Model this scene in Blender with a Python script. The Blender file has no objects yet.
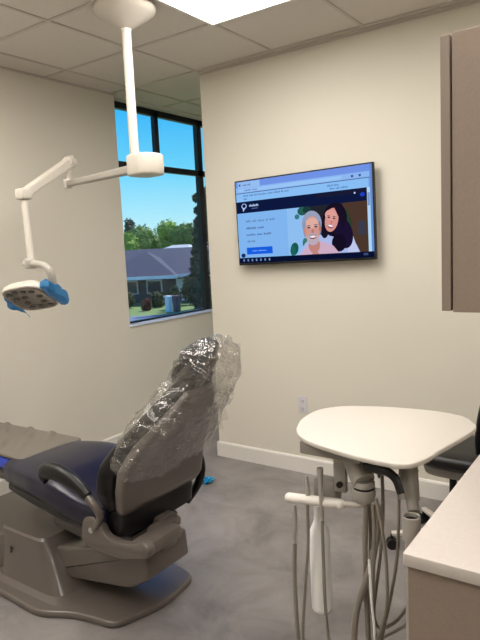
import bpy, bmesh, math, random
from mathutils import Vector, Matrix, noise
random.seed(7)
S = bpy.context.scene
COL = S.collection
PI = math.pi

# ------------------------------------------------------------------ camera
FPX = 593.036; CZ = 1.55
RM = Matrix(((0.81998858, 0.57035027, -0.04815917),
             (0.03073792, -0.12789591, -0.99131116),
             (-0.57155395, 0.81138351, -0.12240457)))
cd = bpy.data.cameras.new('camera'); cam = bpy.data.objects.new('camera', cd); COL.objects.link(cam)
rot = Matrix((RM[0], -RM[1], -RM[2])).transposed()
cam.matrix_world = Matrix.Translation((0, 0, CZ)) @ rot.to_4x4()
cd.sensor_fit = 'VERTICAL'; cd.sensor_height = 24; cd.lens = FPX/640*24; cd.clip_start = .02; cd.clip_end = 600
S.camera = cam
S.view_settings.view_transform = 'Standard'; S.view_settings.look = 'None'
S.view_settings.exposure = 0.0; S.view_settings.gamma = 1; S.view_settings.use_curve_mapping = False

def at(u, w, **k):
    """world point seen at photo position (u, w) on a given axis plane"""
    r = RM.transposed() @ Vector(((u-240)/FPX, (w-320)/FPX, 1))
    (a, val), = k.items(); i = 'xyz'.index(a); o = Vector((0, 0, CZ))
    return o + r*((val-o[i])/r[i])

# ------------------------------------------------------------------ materials
def lin(c):
    return tuple((x/255/12.92 if x/255 <= .04045 else ((x/255+.055)/1.055)**2.4) for x in c) + (1,)
MATS = {}
def mat(name, rgb=(128,128,128), rough=.5, metal=0, spec=.5, coat=0, bump=None, mottle=None, emit=None, trans=0, alpha=None, sheen=0):
    if name in MATS: return MATS[name]
    m = bpy.data.materials.new(name); m.use_nodes = True; nt = m.node_tree; b = nt.nodes['Principled BSDF']
    b.inputs['Base Color'].default_value = lin(rgb); b.inputs['Roughness'].default_value = rough
    b.inputs['Metallic'].default_value = metal; b.inputs['Specular IOR Level'].default_value = spec
    b.inputs['Coat Weight'].default_value = coat; b.inputs['Transmission Weight'].default_value = trans
    b.inputs['Coat Roughness'].default_value = .12
    b.inputs['Sheen Weight'].default_value = sheen
    if emit: b.inputs['Emission Color'].default_value = lin(rgb); b.inputs['Emission Strength'].default_value = emit
    tc = nt.nodes.new('ShaderNodeTexCoord')
    if bump:
        sc, st = bump
        n = nt.nodes.new('ShaderNodeTexNoise'); n.inputs['Scale'].default_value = sc; n.inputs['Detail'].default_value = 4
        bp = nt.nodes.new('ShaderNodeBump'); bp.inputs['Strength'].default_value = st; bp.inputs['Distance'].default_value = .01
        nt.links.new(tc.outputs['Object'], n.inputs['Vector']); nt.links.new(n.outputs['Fac'], bp.inputs['Height'])
        nt.links.new(bp.outputs['Normal'], b.inputs['Normal'])
    if mottle:
        sc, rgb2 = mottle
        n = nt.nodes.new('ShaderNodeTexNoise'); n.inputs['Scale'].default_value = sc; n.inputs['Detail'].default_value = 6
        n.inputs['Roughness'].default_value = .65; n.inputs['Distortion'].default_value = .6
        r = nt.nodes.new('ShaderNodeValToRGB'); r.color_ramp.elements[0].position = .35; r.color_ramp.elements[1].position = .65
        r.color_ramp.elements[0].color = lin(rgb); r.color_ramp.elements[1].color = lin(rgb2)
        nt.links.new(tc.outputs['Object'], n.inputs['Vector']); nt.links.new(n.outputs['Fac'], r.inputs['Fac'])
        nt.links.new(r.outputs['Color'], b.inputs['Base Color'])
    MATS[name] = m; return m

def film(name, rgb, opac, rough=.08, bump=(30, .6), gloss=.04):
    """thin clear plastic film: mostly transparent, with fresnel gloss and a little milky body"""
    m = bpy.data.materials.new(name); m.use_nodes = True; nt = m.node_tree; nt.nodes.clear()
    N = nt.nodes.new; L = nt.links.new
    out = N('ShaderNodeOutputMaterial'); tr = N('ShaderNodeBsdfTransparent'); gl = N('ShaderNodeBsdfGlossy'); df = N('ShaderNodeBsdfTranslucent'); d2 = N('ShaderNodeBsdfDiffuse')
    tr.inputs['Color'].default_value = lin(tuple(255-(255-c)*.25 for c in rgb))
    gl.inputs['Roughness'].default_value = rough
    df.inputs['Color'].default_value = lin(rgb); d2.inputs['Color'].default_value = lin(rgb)
    tc = N('ShaderNodeTexCoord'); n = N('ShaderNodeTexNoise'); n.inputs['Scale'].default_value = bump[0]; n.inputs['Detail'].default_value = 3
    n.inputs['Distortion'].default_value = 1.5
    bp = N('ShaderNodeBump'); bp.inputs['Strength'].default_value = bump[1]; bp.inputs['Distance'].default_value = .02
    L(tc.outputs['Object'], n.inputs['Vector']); L(n.outputs['Fac'], bp.inputs['Height'])
    fr = N('ShaderNodeLayerWeight'); fr.inputs['Blend'].default_value = .5
    for q in (gl, df, d2, fr): L(bp.outputs['Normal'], q.inputs['Normal'])
    m0 = N('ShaderNodeMixShader'); m0.inputs[0].default_value = .5; L(df.outputs[0], m0.inputs[1]); L(d2.outputs[0], m0.inputs[2])
    m1 = N('ShaderNodeMixShader'); m1.inputs[0].default_value = opac; L(tr.outputs[0], m1.inputs[1]); L(m0.outputs[0], m1.inputs[2])
    m2 = N('ShaderNodeMixShader'); pw = N('ShaderNodeMath'); pw.operation = 'POWER'; pw.inputs[1].default_value = 3.5; mul = N('ShaderNodeMath'); mul.operation = 'MULTIPLY_ADD'; mul.inputs[1].default_value = .6; mul.inputs[2].default_value = gloss
    L(fr.outputs['Facing'], pw.inputs[0]); L(pw.outputs[0], mul.inputs[0]); L(mul.outputs[0], m2.inputs[0]); L(m1.outputs[0], m2.inputs[1]); L(gl.outputs[0], m2.inputs[2])
    L(m2.outputs[0], out.inputs[0]); MATS[name] = m; return m

def emis(name, rgb, st=1.0):
    if name in MATS: return MATS[name]
    m = bpy.data.materials.new(name); m.use_nodes = True; nt = m.node_tree; nt.nodes.clear()
    e = nt.nodes.new('ShaderNodeEmission'); e.inputs[0].default_value = lin(rgb); e.inputs[1].default_value = st
    o = nt.nodes.new('ShaderNodeOutputMaterial'); nt.links.new(e.outputs[0], o.inputs[0]); MATS[name] = m; return m

M = dict(
 wall=mat('wall_paint', (216,211,198), .75, spec=.25, bump=(180,.08)),
 ceil=mat('ceiling_tile_face', (214,207,198), .9, spec=.1, mottle=(60,(209,202,193))),
 tee=mat('ceiling_tee_paint', (192,184,175), .6),
 floor=mat('grey_vinyl_floor', (116,111,110), .38, spec=.35, mottle=(3.2,(146,140,138)), bump=(12,.04)),
 base=mat('white_trim_paint', (222,218,212), .45),
 dark=mat('dark_bronze_frame', (26,24,26), .4, metal=.3),
 sill=mat('window_sill_paint', (215,218,222), .5),
 taupe=mat('taupe_chair_plastic', (99,91,85), .3, spec=.5, coat=.25),
 taupe2=mat('taupe_dark_plastic', (74,68,64), .35, spec=.5, coat=.2),
 black=mat('black_vinyl', (14,12,14), .36, spec=.4, bump=(60,.05)),
 navy=mat('dark_navy_vinyl', (9,9,38), .3, spec=.5, bump=(60,.05)),
 blackp=mat('black_plastic', (12,11,12), .38, spec=.4),
 blue=mat('bright_blue_vinyl', (30,68,205), .25, spec=.6),
 toe=mat('grey_toe_cover_vinyl', (106,100,92), .45, bump=(9,.15)),
 white=mat('white_enamel', (200,193,182), .35, spec=.5),
 wgrey=mat('light_grey_enamel', (166,161,152), .35),
 mgrey=mat('mid_grey_plastic', (140,134,126), .45),
 barw=mat('bar_white', (232,226,218), .35),
 tray=mat('tray_white', (196,190,181), .42),
 hose=mat('grey_hose_rubber', (136,128,118), .45),
 chrome=mat('chrome', (205,202,198), .28, metal=.8),
 counter=mat('cream_countertop', (192,183,176), .4, mottle=(90,(187,178,171))),
 cab=mat('taupe_laminate', (142,126,114), .5, mottle=(160,(136,120,108))),
 cabe=mat('taupe_laminate_edge', (136,122,111), .5),
 outlet=mat('outlet_white', (206,202,206), .4),
 slot=mat('outlet_slot', (60,58,58), .6),
 bottle=mat('translucent_white_plastic', (250,249,247), .35),
 stoolu=mat('stool_pan_grey', (118,112,104), .5),
 lens=mat('lamp_face_grey', (134,126,120), .25, metal=.3, coat=.5),
 lensd=mat('lamp_reflector_dark', (36,30,28), .2, coat=.6),
 film_clear=film('clear_plastic_film', (228,226,222), .03, .05, (17,1.0), .15),
 film_blue=film('blue_plastic_film', (40,150,215), .72, .15, (60,.5)),
 panel=emis('light_diffuser', (255,249,241), 14.3),
)
# window glass: thin transparent pane with a faint gloss
g = film('window_glass', (235,245,250), .0, .0, (1,0), .03); M['glass'] = g

# ------------------------------------------------------------------ object helpers
def finish(name, bm, m, parent=None, smooth=False, loc=None, sub=0, angle=None):
    me = bpy.data.meshes.new(name); bmesh.ops.recalc_face_normals(bm, faces=bm.faces[:]); bm.to_mesh(me); bm.free()
    for q in (m if isinstance(m, (list, tuple)) else [m]): me.materials.append(q)
    o = bpy.data.objects.new(name, me); COL.objects.link(o)
    if smooth:
        me.polygons.foreach_set('use_smooth', [True]*len(me.polygons))
        try: me.set_sharp_from_angle(angle=math.radians(angle or 38))
        except Exception: pass
    if sub:
        s = o.modifiers.new('sub', 'SUBSURF'); s.levels = sub; s.render_levels = sub
    if parent:
        o.parent = parent; o.matrix_parent_inverse = parent.matrix_basis.inverted()
    return o
def tag(o, label=None, cat=None, group=None, kind=None):
    if label: o['label'] = label
    if cat: o['category'] = cat
    if group: o['group'] = group
    if kind: o['kind'] = kind
    return o
def thing(name, loc, label, cat, group=None, rz=0):
    o = bpy.data.objects.new(name, None); COL.objects.link(o); o.location = loc; o.rotation_euler = (0,0,rz)
    o.empty_display_size = .1
    return tag(o, label, cat, group)
def struct(name, bm, m, smooth=False):
    return tag(finish(name, bm, m, None, smooth), kind='structure')

def addbox(bm, lo, hi, bev=0, seg=2, mi=0, mtx=None):
    lo, hi = Vector(lo), Vector(hi); t = bmesh.new()
    bmesh.ops.create_cube(t, size=1, matrix=Matrix.Translation((lo+hi)/2) @ Matrix.Diagonal(((hi-lo).x, (hi-lo).y, (hi-lo).z, 1)))
    if bev: bmesh.ops.bevel(t, geom=t.edges[:], offset=bev, segments=seg, affect='EDGES', profile=.5, clamp_overlap=True)
    merge(bm, t, mi, mtx); return bm
def merge(bm, t, mi=0, mtx=None):
    if mtx: bmesh.ops.transform(t, matrix=mtx, verts=t.verts[:])
    mp = {v: bm.verts.new(v.co) for v in t.verts}
    for f in t.faces:
        try: nf = bm.faces.new([mp[v] for v in f.verts]); nf.material_index = mi
        except ValueError: pass
    t.free()
def box(lo, hi, bev=0, seg=2): return addbox(bmesh.new(), lo, hi, bev, seg)
def addcyl(bm, a, b, r1, r2=None, n=24, mi=0, bev=0):
    a, b = Vector(a), Vector(b); r2 = r1 if r2 is None else r2; d = b-a
    t = bmesh.new(); q = d.to_track_quat('Z', 'Y').to_matrix().to_4x4()
    bmesh.ops.create_cone(t, cap_ends=True, cap_tris=False, segments=n, radius1=r1, radius2=r2, depth=d.length,
                          matrix=Matrix.Translation((a+b)/2) @ q)
    if bev:
        e = [e for e in t.edges if any(len(f.verts) > 4 for f in e.link_faces)]
        bmesh.ops.bevel(t, geom=e, offset=bev, segments=2, affect='EDGES', profile=.5)
    merge(bm, t, mi); return bm
def cyl(a, b, r1, r2=None, n=24, bev=0): return addcyl(bmesh.new(), a, b, r1, r2, n, 0, bev)
def spline(pts, sub=8):
    P = [Vector(p) for p in pts]; P = [2*P[0]-P[1]] + P + [2*P[-1]-P[-2]]; out = []
    for i in range(1, len(P)-2):
        for k in range(sub):
            t = k/sub; p0, p1, p2, p3 = P[i-1:i+3]
            out.append(.5*((2*p1)+(p2-p0)*t+(2*p0-5*p1+4*p2-p3)*t*t+(3*p1-p0-3*p2+p3)*t**3))
    out.append(P[-2]); return out
def addtube(bm, pts, r, n=10, mi=0, sub=8, flat=1.0):
    P = spline(pts, sub) if sub else [Vector(p) for p in pts]
    R = r if callable(r) else (lambda t: r)
    up = Vector((0, 0, 1)); rings = []
    prev = None
    for i, p in enumerate(P):
        d = (P[min(i+1, len(P)-1)]-P[max(i-1, 0)]).normalized()
        if prev is None:
            a = d.cross(up)
            if a.length < .05: a = d.cross(Vector((1, 0, 0)))
            a.normalize()
        else:
            a = (prev - d*prev.dot(d)).normalized()
        prev = a; b = d.cross(a).normalized(); rr = R(i/(len(P)-1))
        rings.append([bm.verts.new(p+a*rr*math.cos(2*PI*k/n)+b*rr*flat*math.sin(2*PI*k/n)) for k in range(n)])
    for A, B in zip(rings, rings[1:]):
        for k in range(n):
            f = bm.faces.new((A[k], A[(k+1) % n], B[(k+1) % n], B[k])); f.material_index = mi
    for q in (rings[0], rings[-1]): bm.faces.new(q).material_index = mi
    return bm
def tube(pts, r, n=10, sub=8, flat=1.0): return addtube(bmesh.new(), pts, r, n, 0, sub, flat)
def addlathe(bm, c, prof, n=32, mi=0, axis=(0,0,1)):
    c = Vector(c); q = Vector(axis).to_track_quat('Z', 'Y'); rings = []
    for r, z in prof:
        if r <= 1e-6: rings.append([bm.verts.new(c+q @ Vector((0, 0, z)))])
        else: rings.append([bm.verts.new(c+q @ Vector((r*math.cos(2*PI*k/n), r*math.sin(2*PI*k/n), z))) for k in range(n)])
    for A, B in zip(rings, rings[1:]):
        for k in range(n):
            v = [A[k % len(A)], A[(k+1) % len(A)], B[(k+1) % len(B)], B[k % len(B)]]
            v = list(dict.fromkeys(v))
            if len(v) > 2: bm.faces.new(v).material_index = mi
    return bm
def lathe(c, prof, n=32, axis=(0,0,1)): return addlathe(bmesh.new(), c, prof, n, 0, axis)
def prism(poly, d0, d1, plane='xy', bev=0, seg=2, bm=None, mi=0, mtx=None):
    """extrude a 2-D outline between d0 and d1 along the axis the plane leaves over"""
    t = bmesh.new()
    def P(a, b, d): return {'xy': (a, b, d), 'xz': (a, d, b), 'yz': (d, a, b)}[plane]
    A = [t.verts.new(P(a, b, d0)) for a, b in poly]; B = [t.verts.new(P(a, b, d1)) for a, b in poly]
    t.faces.new(A); t.faces.new(B); n = len(poly)
    for k in range(n): t.faces.new((A[k], A[(k+1) % n], B[(k+1) % n], B[k]))
    bmesh.ops.recalc_face_normals(t, faces=t.faces[:])
    if bev:
        caps = [f for f in t.faces if len(f.verts) == n and n > 4 or f in ()]
        e = list({e for f in (caps or t.faces[:]) for e in f.edges})
        bmesh.ops.bevel(t, geom=e, offset=bev, segments=seg, affect='EDGES', profile=.5)
    bm = bm or bmesh.new(); merge(bm, t, mi, mtx); return bm
def rounded(pts, r, n=6):
    """round the corners of a 2-D polygon; r one radius or one per corner"""
    out = []; N = len(pts)
    for i in range(N):
        p0, p, p1 = (Vector(pts[j % N]) for j in (i-1, i, i+1)); rr = r[i] if isinstance(r, (list, tuple)) else r
        a = (p0-p); b = (p1-p); rr = min(rr, a.length*.49, b.length*.49); A = p+a.normalized()*rr; B = p+b.normalized()*rr
        for k in range(n+1):
            t = k/n; out.append(tuple((1-t)**2*A+2*t*(1-t)*p+t*t*B))
    return out
def loft(secs, n=32, cap=True, e=3.0, fn=None):
    """secs: (centre, axis_a*half, axis_b*half[, exponent]) superellipse rings"""
    bm = bmesh.new(); rings = []
    for s in secs:
        c, a, b = Vector(s[0]), Vector(s[1]), Vector(s[2]); ee = s[3] if len(s) > 3 else e; ring = []
        for k in range(n):
            t = 2*PI*(k+.5)/n; ct, st = math.cos(t), math.sin(t)
            x = math.copysign(abs(ct)**(2/ee), ct); y = math.copysign(abs(st)**(2/ee), st)
            ring.append(bm.verts.new(c+a*x+b*y))
        rings.append(ring)
    for A, B in zip(rings, rings[1:]):
        for k in range(n): bm.faces.new((A[k], A[(k+1) % n], B[(k+1) % n], B[k]))
    if cap: bm.faces.new(rings[0]); bm.faces.new(rings[-1])
    return bm
def cushion(path, Y, e=3.4, n=32, endr=.05):
    """upholstered pad: path of (x, z, half_width, half_thickness) along the xz plane at centre y = Y, with rounded ends"""
    P = [Vector((p[0], Y, p[1])) for p in path]; W = [p[2] for p in path]; T = [p[3] for p in path]
    PP = spline(P, 6); m = len(PP); secs = []
    def itp(A, t):
        f = t*(len(A)-1); i = min(int(f), len(A)-2); return A[i]*(1-(f-i))+A[i+1]*(f-i)
    L = sum((PP[i+1]-PP[i]).length for i in range(m-1)); acc = 0
    for i, p in enumerate(PP):
        d = (PP[min(i+1, m-1)]-PP[max(i-1, 0)]).normalized(); nn = Vector((-d.z, 0, d.x))
        if i: acc += (PP[i]-PP[i-1]).length
        w, t = itp(W, i/(m-1)), itp(T, i/(m-1))
        secs.append((p, w, t, d, nn, acc))
    out = []
    for k in range(5):   # rounded start
        s = secs[0]; ang = PI/2*k/5; q = math.sin(ang); er = endr
        out.append((s[0]-s[3]*er*(1-0)*math.cos(ang), Vector((0, s[1]-er*(1-q)*.9, 0)), s[4]*(s[2]*(.25+.75*q))))
    for s in secs: out.append((s[0], Vector((0, s[1], 0)), s[4]*s[2]))
    for k in range(4, -1, -1):
        s = secs[-1]; ang = PI/2*k/5; q = math.sin(ang); er = endr
        out.append((s[0]+s[3]*er*math.cos(ang), Vector((0, s[1]-er*(1-q)*.9, 0)), s[4]*(s[2]*(.25+.75*q))))
    return loft(out, n, True, e)

# ------------------------------------------------------------------ room shell
XL = -3.48; YT = 3.41; ZC = 2.755; XR = .22
WX0, WX1 = XL-.16, XL            # left wall thickness
struct('floor', box((WX0, -2.2, -.1), (2.6, 6.2, 0)), M['floor'])
struct('ceiling', box((WX0, -2.2, ZC+.012), (2.6, 6.2, ZC+.15)), M['ceil'])
# ceiling tees (2 ft grid) as one trim
bm = bmesh.new(); gx = [-2.022+.61*k for k in range(-2, 8)]; gy = [2.743+.61*k for k in range(-8, 6)]
for x in gx:
    if XL < x < 2.5: addbox(bm, (x-.009, -2.1, ZC+.006), (x+.009, 6.1, ZC+.02))
for y in gy: addbox(bm, (XL, y-.009, ZC+.0055), (2.5, y+.009, ZC+.02))
struct('trim_1', bm, M['tee'])
bm = bmesh.new()  # wall angle along the screen wall and the window wall
addbox(bm, (-2.645, YT-.02, ZC), (XR, YT, ZC+.015)); addbox(bm, (-2.645, YT-.003, ZC-.012), (XR, YT, ZC))
addbox(bm, (XL, -2.1, ZC+.004), (XL+.018, YT, ZC+.015))
struct('trim_2', bm, M['tee'])
# left wall with its window opening
W0, W1, ZS, ZH = YT-.02, 5.3, .95, 2.752
bm = bmesh.new()
addbox(bm, (WX0, -2.2, 0), (WX1, W0, ZC+.012)); addbox(bm, (WX0, W0, 0), (WX1, W1, ZS)); addbox(bm, (WX0, W0, ZH), (WX1, W1, ZC+.012))
addbox(bm, (WX0, W1, 0), (WX1, 6.2, ZC+.012)); struct('wall_left', bm, M['wall'])
struct('wall_screen', box((-2.645, YT, 0), (XR+.12, YT+.14, ZC+.012)), M['wall'])
struct('wall_right', box((XR, .95, 0), (XR+.12, YT, ZC+.012)), M['wall'])
struct('wall_alcove', box((WX1, 6.1, 0), (2.6, 6.2, ZC+.012)), M['wall'])
struct('wall_far_right', box((2.5, -2.1, 0), (2.6, 6.1, ZC+.012)), M['wall'])
struct('wall_back', box((WX1, -2.2, 0), (2.5, -2.1, ZC+.012)), M['wall'])
def baseboard(name, a, b, n, h=.112):
    a, b, n = Vector(a), Vector(b), Vector(n); bm = bmesh.new(); d = b-a
    prof = [(0, 0), (.014, 0), (.014, h-.012), (.010, h-.004), (.006, h), (0, h)]
    A = [bm.verts.new(a+n*p+Vector((0, 0, q))) for p, q in prof]; B = [bm.verts.new(b+n*p+Vector((0, 0, q))) for p, q in prof]
    bm.faces.new(A); bm.faces.new(B)
    for k in range(len(prof)): bm.faces.new((A[k], A[(k+1) % 6], B[(k+1) % 6], B[k]))
    struct(name, bm, M['base'])
baseboard('baseboard_left', (XL, -2.1, 0), (XL, 6.1, 0), (1, 0, 0))
baseboard('baseboard_screen', (-2.659, YT, 0), (-.40, YT, 0), (0, -1, 0))
baseboard('baseboard_alcove', (-2.645, YT-.014, 0), (-2.645, YT+.14, 0), (-1, 0, 0))

# window: frame, mullions, glass, sill
GX = XL-.12
win = tag(bpy.data.objects.new('window_1', None), kind='structure'); COL.objects.link(win); win.location = (GX, 4.3, ZS)
bm = bmesh.new(); fd = .022
addbox(bm, (GX-fd, W0, ZS), (GX+fd, W1, ZS+.022)); addbox(bm, (GX-fd, W0, ZH-.05), (GX+fd, W1, ZH))
addbox(bm, (GX-fd, W0, ZS), (GX+fd, W0+.06, ZH)); addbox(bm, (GX-fd, W1-.06, ZS), (GX+fd, W1, ZH))
addbox(bm, (GX-fd, W0, 2.235), (GX+fd, W1, 2.285))
addbox(bm, (GX-fd, 3.945, 2.25), (GX+fd, 3.99, ZH))
addbox(bm, (GX-fd, 4.52, ZS), (GX+fd, 4.585, ZH)); finish('window_frame', bm, M['dark'], win)
finish('window_glass', box((GX-.004, W0+.01, ZS+.01), (GX+.004, W1-.01, ZH-.01)), M['glass'], win)
finish('window_sill', box((GX+fd, W0, ZS-.004), (XL+.014, W1, ZS+.008), .003), M['sill'], win)

# ------------------------------------------------------------------ ceiling troffers
def troffer(x, y, label):
    t = thing('ceiling_light', (x, y, ZC), label, 'ceiling light', 'recessed ceiling light panels')
    bm = bmesh.new(); w, l, f = .305, .61, .018
    for lo, hi in (((-w, -l), (w, -l+f)), ((-w, l-f), (w, l)), ((-w, -l+f), (-w+f, l-f)), ((w-f, -l+f), (w, l-f))):
        addbox(bm, (x+lo[0], y+lo[1], ZC-.006), (x+hi[0], y+hi[1], ZC+.012))
    finish('frame', bm, M['base'], t)
    finish('diffuser', box((x-w+f, y-l+f, ZC-.003), (x+w-f, y+l-f, ZC+.010)), M['panel'], t)
troffer(-1.717, 2.133, 'large lit white rectangular ceiling panel beside the lamp canopy')
troffer(-.497, 1.523, 'lit ceiling panel above the tray, out of frame')
troffer(-1.717, -.30, 'lit ceiling panel behind the viewer above the left aisle')
troffer(-2.937, .913, 'unseen fill panel added in the ceiling to brighten the long wall')  # added fill light, out of view, brightens the left wall
troffer(-1.107, 4.573, 'unseen fill panel added in the ceiling beyond the screen wall')  # added out of view to lift the alcove ceiling and window wall
troffer(.8, -.30, 'lit ceiling panel behind the viewer on the right')

# ------------------------------------------------------------------ wall outlet
p = at(303, 405, y=YT-.004)
t = thing('wall_outlet', (p.x, YT, p.z), 'small white electrical outlet low on the wall under the television', 'outlet')
finish('cover_plate', box((p.x-.036, YT-.006, p.z-.06), (p.x+.036, YT, p.z+.06), .003), M['outlet'], t)
for s in (1, -1):
    q = finish('socket', box((p.x-.017, YT-.009, p.z+s*.026-.016), (p.x+.017, YT-.004, p.z+s*.026+.016), .004), M['outlet'], t)
    bm = bmesh.new()
    for dx in (-.007, .007): addbox(bm, (p.x+dx-.0015, YT-.0098, p.z+s*.026-.003), (p.x+dx+.0015, YT-.0085, p.z+s*.026+.009))
    addbox(bm, (p.x-.0025, YT-.0098, p.z+s*.026-.012), (p.x+.0025, YT-.0085, p.z+s*.026-.007)); finish('slots', bm, M['slot'], q)

# ------------------------------------------------------------------ television
TW, TH = .985, .565
tv = thing('television', (-1.845, YT, 1.712), 'large flat television mounted on the wall showing a web page', 'television')
RT = Matrix.Translation((-1.845, 3.335, 1.712)) @ Matrix.Rotation(math.radians(-.85), 4, 'Y')
bm = bmesh.new(); addbox(bm, (-TW/2, 0, -TH/2), (TW/2, .028, TH/2), .004)
addbox(bm, (-TW/2+.12, .028, -TH/2+.04), (TW/2-.12, .045, TH/2-.12), .006)
bmesh.ops.transform(bm, matrix=RT, verts=bm.verts[:]); finish('housing', bm, M['blackp'], tv)
bm = bmesh.new(); addbox(bm, (-.2, .044, -.12), (.2, .075, .12), .004); bmesh.ops.transform(bm, matrix=RT, verts=bm.verts[:]); finish('wall_mount', bm, M['dark'], tv)
SB = .009
def uv(u, v): return (-TW/2+SB+u*(TW-2*SB), TH/2-SB-v*(TH-2*SB-.006))
def flat(name, polys, parent, layer, k=1.0):
    bm = bmesh.new(); ms = []
    for n_, (pts, c) in enumerate(polys):
        m = emis('screen_%d_%d_%d' % c, c, k)
        if m not in ms: ms.append(m)
        y = -.0006-.0004*layer-.00004*n_
        vs = [bm.verts.new(RT @ Vector((uv(a, b)[0], y, uv(a, b)[1]))) for a, b in pts]
        bm.faces.new(vs).material_index = ms.index(m)
    me = bpy.data.meshes.new(name); bm.to_mesh(me); bm.free()
    for q in ms: me.materials.append(q)
    o = bpy.data.objects.new(name, me); COL.objects.link(o); o.parent = parent; o.matrix_parent_inverse = tv.matrix_basis.inverted() if parent is tv else Matrix()
    if parent is not tv: o.matrix_parent_inverse = parent.matrix_parent_inverse.copy() if False else (tv.matrix_basis.inverted() @ Matrix()).copy(); o.matrix_parent_inverse = Matrix()
    return o
def R(u0, v0, u1, v1): return [(u0, v0), (u1, v0), (u1, v1), (u0, v1)]
def ell(cu, cv, ru, rv, rotd=0, n=24, a0=0, a1=360):
    out = []
    for k in range(n):
        a = math.radians(a0+(a1-a0)*k/(n if a1-a0 == 360 else n-1)); x, y = ru*math.cos(a)*1.75, rv*math.sin(a)
        r = math.radians(rotd); out.append((cu+(x*math.cos(r)-y*math.sin(r))/1.75, cv+x*math.sin(r)+y*math.cos(r)))
    return out
scr = flat('screen', [(R(0, 0, 1, 1), (122,172,236))], tv, 0)
def words(u, v, lens, h, c, gap=.007):
    out = []
    for L in lens:
        k = 0
        while k < L:
            hh = h*random.choice((.7, .7, 1)); out.append((R(u, v-hh, u+.0062, v), c)); u += .0085; k += 1
        u += gap
    return out
flat('browser_bar', [(R(0, 0, 1, .075), (112,146,228)), (R(.02, .006, .20, .075), (150,190,240)), (R(0, .075, 1, .14), (140,182,240)), (R(.02, .09, .8, .128), (152,196,246)),
     (R(0, .138, 1, .146), (58,74,128)), (R(.03, .03, .042, .055), (40,60,110)), (R(.865, .095, .88, .12), (60,84,150)), (R(.915, .095, .93, .12), (60,84,150))]
     + words(.06, .055, (4, 3), .022, (84,110,170)) + words(.07, .118, (7, 5), .02, (96,124,186)), scr, 1)
flat('notice_strip', [(R(0, .146, .975, .245), (136,190,244))] + words(.06, .185, (5, 4, 3, 8, 5, 6, 2, 4), .02, (92,124,176))
     + words(.065, .225, (3,), .02, (92,124,176)) + words(.70, .19, (5, 4), .022, (92,130,196)) + words(.72, .225, (4, 3, 6), .022, (92,130,196)), scr, 1)
flat('page_header', [(R(0, .245, .975, .385), (14,24,62)), (R(.62, .245, .975, .30), (24,26,54)), (ell(.935, .315, .016, .022), (30,64,190)), (ell(.885, .29, .006, .01), (190,205,240))], scr, 1)
lg = [(ell(.062, .30, .022, .032, 0, 20), (170,196,240)), (ell(.062, .298, .015, .023, 0, 20), (14,24,62)), ([(.05, .325), (.072, .325), (.052, .37)], (170,196,240))]
flat('page_logo', lg + words(.105, .312, (9,), .028, (176,200,240)) + words(.125, .34, (6,), .012, (110,130,180)), scr, 2)
tx = words(.07, .50, (5, 4, 6, 2, 5), .026, (98,132,180), .012) + words(.07, .585, (10, 6), .026, (80,112,160), .01) + words(.07, .665, (9, 5, 7), .026, (80,112,160), .012) + words(.075, .745, (3, 4), .026, (92,124,170))
flat('page_text', [(R(0, .385, .40, .935), (128,180,238))] + tx + [(ell(.035, .905, .018, .026), (30,40,80))], scr, 1)
flat('page_button', [(R(.065, .81, .275, .895), (22,92,222))] + words(.11, .86, (5, 8), .016, (120,176,250)), scr, 2)
skin1, skin2 = (206,150,140), (214,146,140)
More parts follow.
